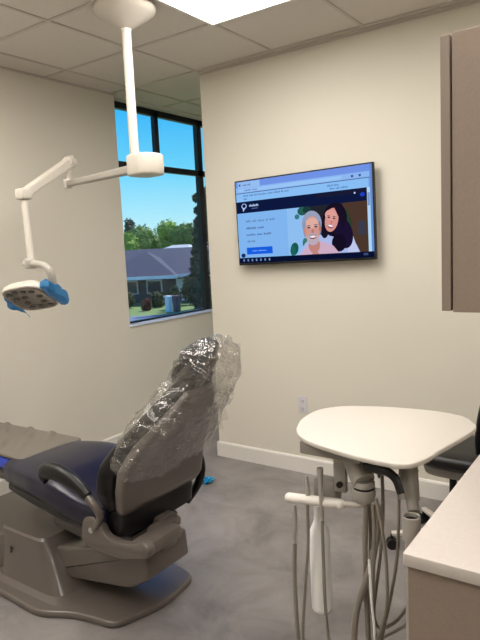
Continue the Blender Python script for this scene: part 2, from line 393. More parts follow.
ph = [(R(.40, .385, .965, .935), (142,190,240)), ([(.52, .385), (.965, .385), (.965, .935), (.60, .935)], (34,36,44)),
      ([(.80, .385), (.965, .385), (.965, .935), (.86, .935)], (74,54,44)), (R(.90, .60, .95, .75), (58,60,74)),
      ([(.80, .50), (.83, .45), (.86, .60), (.85, .80), (.80, .70)], (44,62,44)),
      (ell(.515, .43, .035, .05), (38,92,84)), (ell(.55, .42, .03, .04), (26,58,58)), (ell(.475, .49, .018, .03), (60,120,130)),
      (ell(.445, .86, .03, .075, 15), (24,86,80)), (ell(.405, .88, .02, .06), (30,100,90)), (ell(.50, .80, .02, .06), (60,120,110)),
      # woman's light jacket and dark hair
      ([(.44, .935), (.50, .80), (.56, .72), (.80, .70), (.86, .86), (.88, .935)], (170,186,232)),
      ([(.78, .62), (.83, .72), (.87, .935), (.80, .935)], (190,200,236)),
      (ell(.715, .56, .085, .19, 8), (22,14,34)), (ell(.775, .72, .06, .17, -12), (26,18,48)), (ell(.74, .82, .05, .10), (20,14,34)), (ell(.645, .66, .03, .10, 5), (24,18,34)),
      (ell(.695, .56, .046, .135, 14), skin2), (ell(.69, .505, .04, .06, 14), (222,158,150)),
      (ell(.676, .53, .010, .008, 14), (60,34,44)), (ell(.712, .545, .010, .008, 14), (60,34,44)), (ell(.676, .512, .012, .004, 14), (50,28,38)), (ell(.714, .526, .012, .004, 14), (50,28,38)),
      (ell(.693, .585, .007, .02, 14), (196,124,120)), (ell(.685, .63, .021, .022, 16), (150,60,72)), (ell(.686, .625, .018, .012, 16), (240,232,240)),
      ([(.70, .385), (.76, .42), (.80, .56), (.77, .66), (.745, .54), (.72, .44)], (24,16,36)),
      # man: shirt, neck, head, grey hair
      ([(.46, .935), (.50, .86), (.545, .80), (.62, .79), (.70, .85), (.74, .935)], (206,172,196)), (ell(.565, .83, .042, .09), (190,132,124)),
      (ell(.553, .585, .072, .15), (150,158,186)), (ell(.502, .64, .014, .09), (140,148,178)), (ell(.607, .64, .014, .08), (126,130,156)),
      (ell(.556, .66, .053, .165), skin1), (ell(.555, .575, .045, .06), (224,172,160)), (ell(.50, .66, .009, .03), (196,136,126)), (ell(.612, .65, .008, .03), (176,118,110)),
      (ell(.532, .625, .012, .009), (66,52,62)), (ell(.582, .62, .012, .009), (66,52,62)), (ell(.532, .603, .016, .006), (120,116,130)), (ell(.582, .598, .016, .006), (120,116,130)),
      (ell(.558, .675, .009, .03), (184,120,114)), (ell(.558, .76, .044, .07), (186,170,184)), (ell(.558, .715, .03, .016), (170,150,160)), (ell(.558, .738, .024, .022), (140,70,76)), (ell(.558, .732, .021, .012), (244,236,240)),
      ([(.57, .88), (.60, .935), (.545, .935)], (190,132,124))]
ph = [(([(a+.028, b) for a, b in p_] if i > 8 else p_), c) for i, (p_, c) in enumerate(ph)]
flat('page_photo', ph, scr, 1)
flat('scrollbar', [(R(.965, .245, .985, .935), (176,214,244)), (R(.985, .0, 1, .935), (100,140,210)), (R(.968, .30, .982, .44), (120,150,200))], scr, 2)
tb = [(R(0, .935, 1, 1), (8,16,48))] + [(R(.03+.035*k, .952, .042+.035*k, .98), (110,140,190)) for k in range(7)] + [(R(.93, .95, .96, .975), (60,76,120))]
flat('taskbar', tb, scr, 1)

# ------------------------------------------------------------------ wall cabinet and counter cabinet (right)
y0, xf = 1.43, -.415
t = thing('wall_cabinet', (-.1, y0+.4, 1.37), 'taupe laminate wall cabinet high at the right edge', 'cabinet')
finish('body', box((xf+.025, y0, 1.372), (XR, y0+.9, 2.003), .001), M['cab'], t)
for k, (a, b) in enumerate(((y0-.004, y0+.447), (y0+.451, y0+.90))):
    d = finish('door', box((xf, a, 1.375), (xf+.021, b, 2.0), .0015), M['cabe'], t)
t = thing('base_cabinet', (-.1, 1.6, 0), 'taupe laminate base cabinet under the cream countertop', 'cabinet')
finish('end_panel', box((xf+.007, 1.148, .0), (XR-.006, 1.162, .872), .001), M['cab'], t)
finish('body', box((xf+.035, 1.164, .09), (XR-.006, 2.5, .870), .001), M['cab'], t)
finish('toe_kick', box((xf+.08, 1.18, 0), (XR-.006, 2.5, .09)), M['taupe2'], t)
for a, b in ((1.163, 1.60), (1.604, 2.05), (2.054, 2.497)):
    d = finish('door', box((xf+.015, a, .10), (xf+.034, b, .868), .0015), M['cabe'], t)
    finish('handle', tube([(xf+.015, b-.05, .70), (xf-.002, b-.05, .70), (xf-.002, b-.05, .82), (xf+.015, b-.05, .82)], .004, 8, 4), M['chrome'], d)
bm = prism(rounded([(xf, 1.135), (XR, 1.135), (XR, 2.52), (xf, 2.52)], [.006, .001, .001, .006], 3), .872, .90, 'xy', .003, 2)
tag(finish('countertop', bm, M['counter'], None, True), 'cream countertop with square corner at the lower right', 'countertop')

# ------------------------------------------------------------------ ceiling-hung treatment lamp
LP = Vector((-2.2, 2.26, ZC)); lamp = thing('dental_lamp', LP, 'white ceiling hung treatment lamp on jointed arm with blue film on its head', 'lamp')
finish('ceiling_canopy', lathe(LP, [(0, 0), (.152, 0), (.156, -.008), (.152, -.022), (.130, -.040), (.090, -.066), (.050, -.090), (.034, -.100), (.027, -.103), (.027, -.115), (.0, -.115)]), M['white'], lamp, True)
finish('pole', cyl(LP+Vector((0, 0, -.1)), (LP.x, LP.y, 2.02), .0235, n=28), M['white'], lamp, True)
ad = Vector((-.625, .09, 0)).normalized(); sd = Vector((-ad.y, ad.x, 0)); ZA = 1.972
bm = bmesh.new(); F = Matrix((ad, sd, Vector((0, 0, 1)))).transposed().to_4x4(); F.translation = LP*1-ad*.045; F.translation.z = 0
hs = prism(rounded([(-.12, -.04), (-.09, -.08), (.015, -.08), (.045, -.045), (.045, .045), (.015, .08), (-.09, .08), (-.12, .04)], .02, 3), ZA-.045, ZA+.06, 'xy', .012, 3, mtx=F)
finish('pivot_housing', hs, M['white'], lamp, True)
EL = at(68, 184, z=ZA)
s0 = LP+ad*.03; s0.z = ZA
def barsec(a, b, wa, ha, wb, hb, bev=5.):
    a, b = Vector(a), Vector(b); d = (b-a).normalized(); s = d.cross(Vector((0, 0, 1))).normalized(); u = s.cross(d)
    return loft([(a+(b-a)*t, s*(wa*(1-t)+wb*t), u*(ha*(1-t)+hb*t)) for t in (0, .03, .3, .6, .97, 1)], 24, True, bev)
finish('lower_arm', barsec(s0, EL, .028, .022, .022, .017), M['wgrey'], lamp, True)
EU = Vector((EL.x+.02, EL.y+.01, at(70, 162, x=EL.x).z-.005))
finish('elbow_joint', addcyl(cyl(EL-Vector((0, 0, .026)), EL+Vector((0, 0, .028)), .026, n=24, bev=.005), EL, EU, .014), M['white'], lamp, True)
KN = at(23.5, 194, y=1.98)
bm = barsec(EU+(EU-KN).normalized()*.03, KN, .022, .03, .026, .024)
addcyl(bm, EU+Vector((.012, -.03, 0)), EU+Vector((-.012, .03, 0)), .03)
finish('upper_arm', bm, M['white'], lamp, True)
bm = bmesh.new(); addbox(bm, KN-Vector((.034, .034, .03)), KN+Vector((.034, .034, .028)), .012, 3); finish('knuckle', bm, M['white'], lamp, True)
RB = at(31.5, 262, y=1.965)
finish('drop_rod', addcyl(cyl(KN-Vector((0,0,.02)), (RB.x, RB.y, RB.z), .0165, .019, 20), (RB.x, RB.y, RB.z), (RB.x, RB.y, RB.z-.02), .026, .03), M['white'], lamp, True)
HC = at(31, 296, y=1.95)      # lamp head centre
e1 = Vector(RM[0])*.21-Vector(RM[1])*.03-Vector(RM[2])*.09; e2 = Vector(RM[0])*.09+Vector(RM[1])*.09+Vector(RM[2])*.155
hr = e1.normalized(); hu = -(e2-hr*e2.dot(hr)).normalized(); nf = hr.cross(hu)
if nf.z > 0: nf = -nf
bm = tube([at(26, 263.5, y=1.95), at(37, 264, y=1.95), at(46, 266.5, y=1.95), at(51, 274, y=1.96), at(53, 286, y=1.98)], lambda q: .026-.004*math.sin(PI*q), 16, 6, .8)
addcyl(bm, at(30.5, 259, y=1.95), at(30.5, 268, y=1.95), .035, n=24, bev=.006)
finish('yoke', bm, M['wgrey'], lamp, True)
def HP(a, b, d): return HC+hr*a+hu*b+nf*d
hw, hh = .138, .115
def hsec(d, s, e=3.6, da=0): return (HP(da, 0, d), hr*hw*s, hu*hh*s, e)
finish('head_shell', loft([hsec(-.045, .35), hsec(-.043, .62), hsec(-.03, .86), hsec(-.008, .98), hsec(.008, 1.0), hsec(.016, .985), hsec(.018, .95)], 44), M['white'], lamp, True)
hf = finish('head_face', loft([hsec(.017, .95), hsec(.021, .94), hsec(.0215, .86), hsec(.018, .84)], 44), M['lens'], lamp, True)
for a, b in [(-.085, .065), (-.035, .078), (-.075, .018), (.015, .072), (.062, .060), (.075, .012), (-.045, -.03), (.06, -.04), (.01, -.075), (.075, -.08), (-.015, .022), (-.05, -.078)]:
    q = loft([(HP(a, b, .017), hr*.0195, hu*.012, 2.4), (HP(a, b, .0225), hr*.0185, hu*.011, 2.4)], 16)
    finish('reflector', q, M['lensd'], hf, True)
def rag(name, pts, parent, m, disp=.008, cuts=5, scale=25, thick=.0012, seed=0):
    """crumpled piece of film through a quad grid of four corners"""
    a, b, c, d = (Vector(p) for p in pts); n = 14; bm = bmesh.new(); nn = (b-a).cross(d-a).normalized()
    G = []
    for i in range(n+1):
        row = []
        for j in range(n+1):
            s, t = i/n, j/n; p = (a*(1-s)+b*s)*(1-t)+(d*(1-s)+c*s)*t
            p = p+nn*disp*(noise.noise(p*scale+Vector((seed, 0, 0)))*2+math.sin(s*PI)*.8)+Vector((noise.noise(p*11+Vector((9, seed, 0))), 0, noise.noise(p*11)))*disp*1.4
            row.append(bm.verts.new(p))
        G.append(row)
    for i in range(n):
        for j in range(n): bm.faces.new((G[i][j], G[i+1][j], G[i+1][j+1], G[i][j+1]))
    o = finish(name, bm, m, parent, True)
    if thick: s = o.modifiers.new('th', 'SOLIDIFY'); s.thickness = thick
    return o
o = loft([(HP(.150, -.012, d_), hr*.036*s_, hu*hh*.86*s2, 3) for d_, s_, s2 in ((-.040, .55, .62), (-.03, .9, .88), (-.01, 1.0, 1.02), (.012, .9, 1.03), (.017, .55, .98))], 28)
for v_ in o.verts: v_.co += Vector((noise.noise(v_.co*60), noise.noise(v_.co*55+Vector((3, 0, 0))), noise.noise(v_.co*50)))*.012
finish('grip_film', o, M['film_blue'], lamp, True)['label'] = 'crumpled blue film over the right grip'
rag('grip_film', [HP(-.150, .05, .0), HP(-.118, -.07, .02), HP(-.128, -.155, .03), HP(-.195, -.035, .015)], lamp, M['film_blue'], .007, seed=4)['label'] = 'loose blue film hanging at the left grip'

# ------------------------------------------------------------------ dental chair
YC = 1.75
ch = thing('dental_chair', (-2.3, YC, 0), 'taupe and black dental chair with clear plastic over its backrest', 'dental chair')
bp_ = rounded([(-2.30, 1.425), (-2.136, 1.415), (-2.02, 1.485), (-1.896, 1.515), (-1.79, 1.525), (-1.70, 1.77), (-1.735, 1.99), (-1.90, 2.03), (-2.02, 2.06), (-2.136, 2.12), (-2.5, 2.15), (-2.95, 2.1), (-3.08, 1.95), (-3.08, 1.58), (-2.9, 1.42), (-2.44, 1.43)], [.1, .08, .08, .05, .05, .2, .05, .05, .08, .08, .1, .1, .1, .1, .1, .1], 5)
finish('base_plate', prism(bp_, .0, .032, 'xy', .012, 3), M['taupe'], ch, True)
# rear pump cover and hump
bm = prism(rounded([(-3.05, .03), (-2.56, .03), (-2.56, .20), (-2.60, .215), (-3.05, .20)], .02, 3), 1.56, 1.98, 'xz', .015, 3)
finish('pump_cover', bm, M['taupe'], ch, True)
bm = loft([((-2.32, YC-.015, .03), (.30, 0, 0), (0, .262, 0), 6), ((-2.34, YC-.01, .045), (.235, 0, 0), (0, .235, 0), 7), ((-2.38, YC, .15), (.20, 0, 0), (0, .215, 0), 8), ((-2.41, YC, .256), (.172, 0, 0), (0, .205, 0), 9), ((-2.41, YC, .266), (.162, 0, 0), (0, .195, 0), 9)], 64)
finish('base_hump', bm, M['taupe'], ch, True, angle=30)
pe = at(12, 549, y=1.535); bm = bmesh.new()   # small P shaped emblem on the near side of the hump
addbox(bm, (pe.x-.009, 1.5295, pe.z-.018), (pe.x-.004, 1.548, pe.z+.016))
addtube(bm, [(pe.x-.006, 1.533, pe.z+.014), (pe.x+.006, 1.533, pe.z+.013), (pe.x+.010, 1.532, pe.z+.005), (pe.x+.005, 1.5315, pe.z-.003), (pe.x-.006, 1.531, pe.z-.003)], .0025, 8, 0, 5)
finish('emblem', bm, M['taupe2'], ch)
# lift arm (rising towards the head end)
bm = prism(rounded([(-2.36, .02+.035), (-2.36, .19), (-1.72, .345), (-1.655, .335), (-1.645, .225), (-1.74, .165), (-1.82, .145)], [.01, .02, .03, .012, .012, .02, .03], 4), 1.60, 1.865, 'xz', .014, 3)
finish('lift_arm', bm, M['taupe'], ch, True, angle=30)
# upper frame (under the seat and behind the back)
bm = prism(rounded([(-2.25, .33), (-1.93, .29), (-1.72, .35), (-1.70, .40), (-1.80, .41), (-2.2, .43)], .03, 3), 1.60, 1.88, 'xz', .015, 3)
finish('seat_frame', bm, M['taupe2'], ch, True)
y_ = 1.50
bm = prism([(a_+.045, b_-.012) for a_, b_ in rounded([(-1.935, .41), (-1.91, .385), (-1.80, .380), (-1.70, .385), (-1.56, .425), (-1.55, .46), (-1.58, .485), (-1.66, .455), (-1.74, .445), (-1.79, .455), (-1.81, .49), (-1.85, .52), (-1.915, .51)], [.03, .03, .02, .02, .02, .02, .02, .03, .03, .02, .02, .04, .04], 3)], y_-.02, y_+.02, 'xz', .008, 2)
b = finish('pivot_bracket', bm, M['taupe'], ch, True)
finish('pivot_cap', cyl((-1.822, y_-.018, .452), (-1.822, y_-.024, .452), .012, n=20), M['chrome'], b, True)
bm = bmesh.new(); addbox(bm, (-1.62, 1.50, .40), (-1.53, 1.70, .455), .015); addbox(bm, (-1.715, 1.69, .30), (-1.64, 1.79, .45), .015)
addbox(bm, (-1.66, 1.62, .40), (-1.60, 1.78, .445), .015)
finish('back_carrier', bm, M['taupe'], ch, True)
# seat
seat = finish('seat', cushion([(-1.80, .495, .255, .055), (-1.95, .50, .262, .066), (-2.10, .535, .262, .075), (-2.25, .548, .25, .07), (-2.42, .54, .215, .066), (-2.50, .535, .198, .064)], YC, 4.2, 44, .03), M['navy'], ch, True, angle=60)
finish('seat_base', cushion([(-1.85, .435, .235, .03), (-2.05, .44, .235, .035), (-2.3, .455, .21, .035), (-2.5, .465, .18, .03)], YC, 4, 32, .02), M['black'], ch, True)
finish('leg_rest', cushion([(-2.47, .55, .172, .04), (-2.8, .55, .168, .04), (-3.3, .548, .165, .04)], YC+.03, 4.5, 40, .04), M['blue'], ch, True, angle=60)
finish('leg_rest_base', cushion([(-2.45, .482, .17, .028), (-2.8, .482, .165, .03), (-3.3, .48, .162, .03)], YC+.03, 4.5, 32, .04), M['taupe2'], ch, True)
bm = cushion([(-2.44, .594, .178, .017), (-2.6, .594, .175, .017), (-2.75, .592, .173, .017), (-2.95, .59, .17, .017), (-3.3, .586, .168, .017)], YC+.03, 3.6, 60, .03)
bmesh.ops.subdivide_edges(bm, edges=bm.edges[:], cuts=2, use_grid_fill=True)
for v_ in bm.verts:
    c = v_.co
    if c.x < -2.5 and c.z > .58:
        v_.co.z += .012*max(0, min(1, (-2.5-c.x)/.2))*max(0, math.sin((c.x*1.0+c.y*1.1)*34+noise.noise(c*5)*2.))**2.
finish('toe_cover', bm, M['toe'], ch, True, angle=70)['label'] = 'wrinkled grey vinyl toe cover'
# armrests
y_ = 1.44
bm = tube([(-2.045, y_, .655), (-2.02, y_, .678), (-1.95, y_, .685), (-1.85, y_, .662), (-1.775, y_, .62)], lambda q: .018+.013*math.sin(PI*min(1, q*.9+.1)), 16, 8, 1.15)
addtube(bm, [(-2.03, y_, .632), (-2.052, y_, .645), (-2.045, y_, .665), (-2.01, y_, .678)], .014, 14, 0, 4)
a = finish('armrest', bm, M['blackp'], ch, True)
finish('support', tube([(-1.79, y_, .625), (-1.75, y_+.01, .58), (-1.75, y_+.03, .53), (-1.79, y_+.045, .48), (-1.81, y_+.05, .46)], .017, 14, 6, .8), M['taupe'], a, True)
bm = tube([(-1.76, 2.05, .64), (-1.718, 2.05, .60), (-1.705, 2.05, .53), (-1.735, 2.05, .45), (-1.80, 2.045, .36)], lambda q: .020-.004*q, 16, 8, 1.15)
a = finish('armrest', bm, M['blackp'], ch, True)
finish('support', tube([(-1.79, 2.045, .37), (-1.86, 2.02, .40), (-1.88, 1.99, .44)], .017, 14, 6, .8), M['taupe'], a, True)
# backrest: direction of the back
BD = Vector((.60, 0, .80)).normalized(); BN = Vector((BD.z, 0, -BD.x))   # BN points behind the back
B0 = Vector((-1.79, YC, .545))
def bk(s, n_): return B0+BD*s+BN*n_
BP = [(-1.762, .555, .235, .055), (-1.765, .61, .255, .066), (-1.735, .70, .26, .062), (-1.655, .80, .242, .052), (-1.57, .90, .195, .045), (-1.505, .985, .14, .038), (-1.465, 1.045, .10, .028)]
finish('backrest', cushion(BP, YC, 3.6, 44, .04), M['black'], ch, True, angle=60)
def bsec(x, z, w, t_, dx, dz, e=5): d = Vector((dx, 0, dz)).normalized(); return (Vector((x, YC, z)), Vector((0, w, 0)), Vector((d.z, 0, -d.x))*t_, e)
sh = loft([bsec(-1.69, .525, .21, .010, 0, 1), bsec(-1.685, .53, .235, .022, 0, 1), bsec(-1.676, .56, .25, .028, 0, 1), bsec(-1.668, .63, .255, .030, .05, 1), bsec(-1.648, .71, .255, .030, .3, 1), bsec(-1.592, .80, .228, .028, .6, 1),
           bsec(-1.522, .89, .172, .024, .75, 1), bsec(-1.468, .965, .118, .02, .65, 1), bsec(-1.44, 1.01, .075, .016, .6, 1)], 48)
finish('back_shell', sh, M['taupe'], ch, True, angle=50)
# black block painting the shade of the open recess, and hooks below the shell
finish('recess_shade_block', loft([bsec(-1.75, .42, .20, .05, 0, 1), bsec(-1.745, .43, .22, .065, 0, 1), bsec(-1.735, .50, .225, .06, 0, 1), bsec(-1.72, .56, .20, .04, 0, 1)], 32), M['black'], ch, True)
# headrest
HD = Vector((.60, 0, .80)).normalized(); HN = Vector((HD.z, 0, -HD.x)); HC0 = Vector((-1.447, YC, 1.105))
finish('headrest_bar', addbox(bmesh.new(), (-.03, -.007, -.13), (.03, .007, .08), .004, 2, 0, Matrix.Translation(HC0+HN*.048) @ Matrix((Vector((0, 1, 0)), HN, HD)).transposed().to_4x4()), M['taupe2'], ch, True)
hsx = []
for k in range(13):
    a = -PI/2+PI*k/12; q = max(.12, math.cos(a))
    hsx.append((HC0+HD*.118*math.sin(a)+HN*(-.015*math.cos(a)), Vector((0, .098*q**.6, 0)), HN*(.043*q**.7), 2.6))
finish('headrest', loft(hsx, 40), M['black'], ch, True, angle=80)
# clear plastic cover
def gsec(x, z, w, t_, e=2.8, dx=.7): d = Vector((dx, 0, 1)).normalized(); return (Vector((x, YC, z)), Vector((0, w, 0)), Vector((d.z, 0, -d.x))*t_, e)
bs = [gsec(-1.672, .735, .275, .098), gsec(-1.635, .79, .268, .096), gsec(-1.588, .85, .25, .095), gsec(-1.538, .91, .222, .098), gsec(-1.49, .97, .192, .102), gsec(-1.45, 1.03, .165, .104), gsec(-1.415, 1.09, .148, .10), gsec(-1.385, 1.145, .132, .085), gsec(-1.362, 1.19, .108, .062), gsec(-1.352, 1.215, .07, .035, 2)]
bs = [(q[0]+Vector((.012, 0, -.008)),)+tuple(q[1:]) for q in bs]
bm = loft(bs, 40, False); bm.faces.new([v_ for v_ in bm.verts][-40:])
bmesh.ops.subdivide_edges(bm, edges=bm.edges[:], cuts=3, use_grid_fill=True)
bm.normal_update()
for v_ in bm.verts:
    c = v_.co; q = Vector((c.x*.5-c.z*.4, c.y*1.0, (c.z+c.x*.6)*.55)); n1 = noise.noise(c*6+Vector((2, 0, 0))); n2 = abs(noise.noise(q*26)); n3 = abs(noise.noise(c*38+Vector((0, 5, 0))))
    v_.co += v_.normal*(.020*n1-.026*n2-.005*n3+.006)
finish('plastic_cover', bm, M['film_clear'], ch, True, angle=30)['label'] = 'loose crumpled clear plastic sleeve'
rag('cover_flap', [(-1.40, 1.78, 1.18), (-1.39, 1.97, 1.16), (-1.46, 1.99, .93), (-1.49, 1.84, .92)], ch, M['film_clear'], .028, scale=14, seed=2, thick=.0)
rag('cover_flap', [(-1.49, 1.84, .95), (-1.47, 1.99, .95), (-1.56, 2.03, .75), (-1.62, 1.98, .71)], ch, M['film_clear'], .028, scale=16, seed=8, thick=.0)

# blue scrap on the floor
p = at(207, 480, z=0.02)
bm = bmesh.new(); bmesh.ops.create_icosphere(bm, subdivisions=4, radius=1)
for v_ in bm.verts:
    k = .75+.6*noise.noise(v_.co*2.1)+.25*noise.noise(v_.co*6); v_.co = Vector((v_.co.x*.045*k, v_.co.y*.05*k, max(-.0195, v_.co.z*.024*k)))+Vector((p.x, p.y, .02))
M['scrap'] = mat('blue_crumpled_film', (40,150,200), .25, spec=.6)
tag(finish('crumpled_film', bm, M['scrap'], None, True), 'small crumpled blue film lying on the grey floor behind the chair', 'film scrap')

# ------------------------------------------------------------------ delivery unit (tray on a post)
du = thing('delivery_unit', (-.52, 1.52, 0), 'white topped dental instrument tray unit with grey hoses', 'delivery unit')
tr = [(-.953, 1.643), (-.985, 1.73), (-.994, 1.817), (-.985, 1.88), (-.949, 1.935), (-.90, 1.97), (-.84, 1.992), (-.76, 2.015), (-.668, 2.027), (-.60, 2.028), (-.544, 2.016), (-.50, 1.995), (-.475, 1.96), (-.452, 1.92), (-.447, 1.868), (-.462, 1.77), (-.486, 1.645), (-.495, 1.58), (-.512, 1.525), (-.53, 1.50), (-.557, 1.488), (-.60, 1.487), (-.632, 1.489), (-.70, 1.50), (-.769, 1.519), (-.83, 1.538), (-.874, 1.558), (-.92, 1.595)]
trs = spline([(a, b, 0) for a, b in tr]+[(tr[0][0], tr[0][1], 0)], 3)[:-1]
finish('tray_top', prism([(v_.x, v_.y) for v_ in trs], .934, .95, 'xy', .005, 3), M['tray'], du, True, angle=50)
finish('tray_frame', prism(rounded([(-.90, 1.66), (-.88, 1.62), (-.60, 1.60), (-.57, 1.66), (-.57, 1.90), (-.88, 1.90)], .03, 3), .905, .934, 'xy', .006, 2), M['mgrey'], du, True)
YD = 1.62
def D(u, w, y=YD): return at(u, w, y=y)
# control head below the tray with the big grey joint
a = D(362, 462); b = D(374, 486)
finish('control_box', addbox(box((-.905, 1.575, .892), (-.70, 1.66, .934), .006), (-.80, 1.66, .85), (-.745, 1.74, .934), .006), M['mgrey'], du, True)
bm = barsec(D(352, 455, 1.66), D(364, 482, 1.61), .03, .04, .032, .036, 3)
finish('head_neck', bm, M['wgrey'], du, True)
c = D(364, 492)
finish('swivel_joint', lathe((c.x, c.y, c.z), [(0, .038), (.030, .038), (.033, .034), (.033, .020), (.0295, .018), (.0295, .014), (.034, .011), (.0355, -.004), (.033, -.022), (.026, -.030), (.012, -.034), (0, -.034)]), M['wgrey'], du, True)
finish('swivel_ring', lathe((c.x, c.y, c.z+.013), [(0, .005), (.0325, .005), (.0325, 0), (0, 0)]), M['blackp'], du, True)
# black swing lever
bm = tube([D(366, 466, 1.60), D(378, 469, 1.58), D(388, 472, 1.56), D(396, 480, 1.55), D(401, 494, 1.54)], lambda q: .0125-.003*q, 12, 6, 1.3)
finish('black_lever', bm, M['blackp'], du, True)
# support arm and post behind
bm = barsec(D(408, 456, 1.64), D(409, 500, 1.59), .026, .022, .03, .02, 3)
addtube(bm, [D(409, 462, 1.62), D(410, 485, 1.60), D(414, 512, 1.55)], .017, 12, 0, 5)
finish('support_arm', bm, M['mgrey'], du, True)
px_ = at(411.5, 521, y=1.52)
bm = lathe((px_.x, px_.y, 0), [(0, .02), (.018, .02), (.018, px_.z-.06), (.0235, px_.z-.055), (.0245, px_.z-.05), (.0245, px_.z+.014), (.0225, px_.z+.016), (.020, px_.z+.014), (.020, px_.z-.04), (0, px_.z-.04)])
finish('post', bm, M['wgrey'], du, True)
bm = lathe((px_.x, px_.y, px_.z-.025), [(0, .028), (.0197, .028), (.0197, 0), (0, 0)]); finish('post_hole_shade', bm, M['blackp'], du, True)  # black plug stands in for the shade inside the open tube
for k in range(4):
    a_ = PI/4+k*PI/2+.3; e_ = Vector((px_.x+.085*math.cos(a_), px_.y+.085*math.sin(a_), .05))
    l_ = finish('base_leg', barsec((px_.x, px_.y, .06), e_, .02, .014, .016, .01, 3), M['wgrey'], du, True)
    finish('caster', cyl(e_+Vector((-.008, 0, -.025)), e_+Vector((.008, 0, -.025)), .025, n=20), M['blackp'], l_, True)
# small fittings under the tray's far right
for a_, b_, r_ in ((D(383, 470, 1.75), D(398, 476, 1.75), .006), (D(408, 468, 1.75), D(417, 474, 1.75), .012), (D(376, 462, 1.72), D(380, 478, 1.70), .007)):
    finish('hose_fitting', cyl(a_, b_, r_, n=12), M['wgrey'], du, True)
# holder bar
h0, h1 = D(289.5, 497.5), D(340, 504)
bm = tube([h0, h0+(h1-h0)*.35, h0+(h1-h0)*.7, h1], lambda q: .0165 if q < .97 else .013, 16, 8)
for v_ in bm.verts:   # scalloped rests
    q = (v_.co-h0).dot((h1-h0).normalized())/(h1-h0).length
    if v_.co.z < h0.z+(h1.z-h0.z)*q: v_.co.z += .004*(.5+.5*math.cos(q*2*PI*3.2))*.6
for e_ in (h0, h1):
    t_ = bmesh.new(); bmesh.ops.create_uvsphere(t_, u_segments=16, v_segments=10, radius=.0165, matrix=Matrix.Translation(e_)); merge(bm, t_)
finish('holder_bar', bm, M['barw'], du, True)
finish('bar_stem', tube([h1, D(348, 504), D(358, 505), D(366, 503)], .0085, 12, 5), M['white'], du, True)
# handpiece tips above / below the bar
def inst(name, u, v0, v1, r, m, dy=-.012):
    a, b = D(u[0], v0, YD+dy), D(u[1], v1, YD+dy); return addcyl(bmesh.new(), a, b, r[0], r[1], 16)
i1 = finish('air_water_syringe', addtube(addcyl(inst('s', (320, 321), 474, 497, (.0085, .0075), 0), D(321, 497, YD-.012), D(322, 520, YD-.012), .0075, .007, 16), [D(320, 468, YD-.012), D(320, 471, YD-.012), D(320, 476, YD-.012)], .0105, 14, 0, 3), M['chrome'], du, True)
i2 = finish('handpiece', addcyl(inst('h', (307, 308), 480, 495, (.0055, .008), 0, -.0), D(307, 476, YD), D(307, 481, YD), .004, .004), M['wgrey'], du, True)
i3 = finish('handpiece', addtube(bmesh.new(), [D(294.5, 505), D(295, 520), D(294.5, 535), D(295, 545)], lambda q: .0055+.0045*math.sin(PI*q), 14, 0, 5), M['chrome'], du, True)
def hose(pts, r, y=YD, m='hose', dys=None):
    P = [at(u, w, y=(y if dys is None else y+dys[i])) for i, (u, w) in enumerate(pts)]
    finish('hose', tube(P, r, 10, 7), M[m], du, True)
hose([(295, 543), (294.5, 570), (296, 610), (299, 650), (305, 700), (330, 735)], .0075)
hose([(307.5, 505), (308, 545), (305, 590), (303, 640), (309, 700), (335, 740)], .0055)
hose([(322, 518), (323.5, 560), (325, 600), (329, 645), (336, 700), (350, 735)], .0055, YD-.012)
hose([(378, 505), (377, 535), (369, 572), (358, 605), (354, 640), (356, 700), (370, 760)], .0105, 1.60)
hose([(366, 505), (365, 545), (366, 590), (368, 630), (372, 700)], .0085, 1.62)
hose([(370, 505), (371, 540), (371, 580), (373, 620), (380, 690)], .007, 1.64)
hose([(373, 505), (374, 530), (373, 580), (374, 640), (376, 700)], .006, 1.59)
hose([(376, 498), (382, 530), (386, 560), (387, 600), (383, 625), (375, 650), (368, 700)], .0052, 1.58)
hose([(382, 470), (383, 510), (381, 550), (376, 590), (374, 615), (380, 628), (395, 622), (408, 606), (420, 585)], .0052, 1.66)
hose([(399, 480), (398.5, 530), (396, 565), (390, 600), (384, 628), (379, 660)], .0048, 1.60)
hose([(372, 620), (378, 637), (392, 633), (410, 622)], .0048, 1.62)
hose([(369, 560), (371.5, 600), (374, 625), (376, 660)], .004, 1.57, 'bottle')
# bottle behind the bar
wb0 = at(322, 609, y=1.68); wt = at(322, 505, y=1.68)
H_ = wt.z-wb0.z
prof = [(0, 0), (.030, 0), (.034, .006), (.0345, .015), (.0345, H_*.70), (.032, H_*.76), (.024, H_*.81), (.018, H_*.85), (.0165, H_*.90), (.0165, H_), (0, H_)]
wbm = finish('water_bottle', lathe(wb0, prof), M['bottle'], du, True)
q0, q1 = at(316, 498, y=1.70), at(338, 480, y=1.70)
finish('bottle_bracket', box((q0.x, 1.68, q0.z), (q1.x, 1.73, q1.z), .010), M['mgrey'], du, True)
q0, q1 = at(335, 490, y=1.675), at(346, 452, y=1.675)
hb_ = finish('hanger_plate', box((q0.x, 1.665, q0.z), (q1.x, 1.685, .91), .004), M['wgrey'], du, True)
q0 = at(340.5, 484, y=1.66); finish('plate_knob', cyl(q0, q0+Vector((0, -.014, 0)), .010, n=18, bev=.002), M['blackp'], hb_, True)

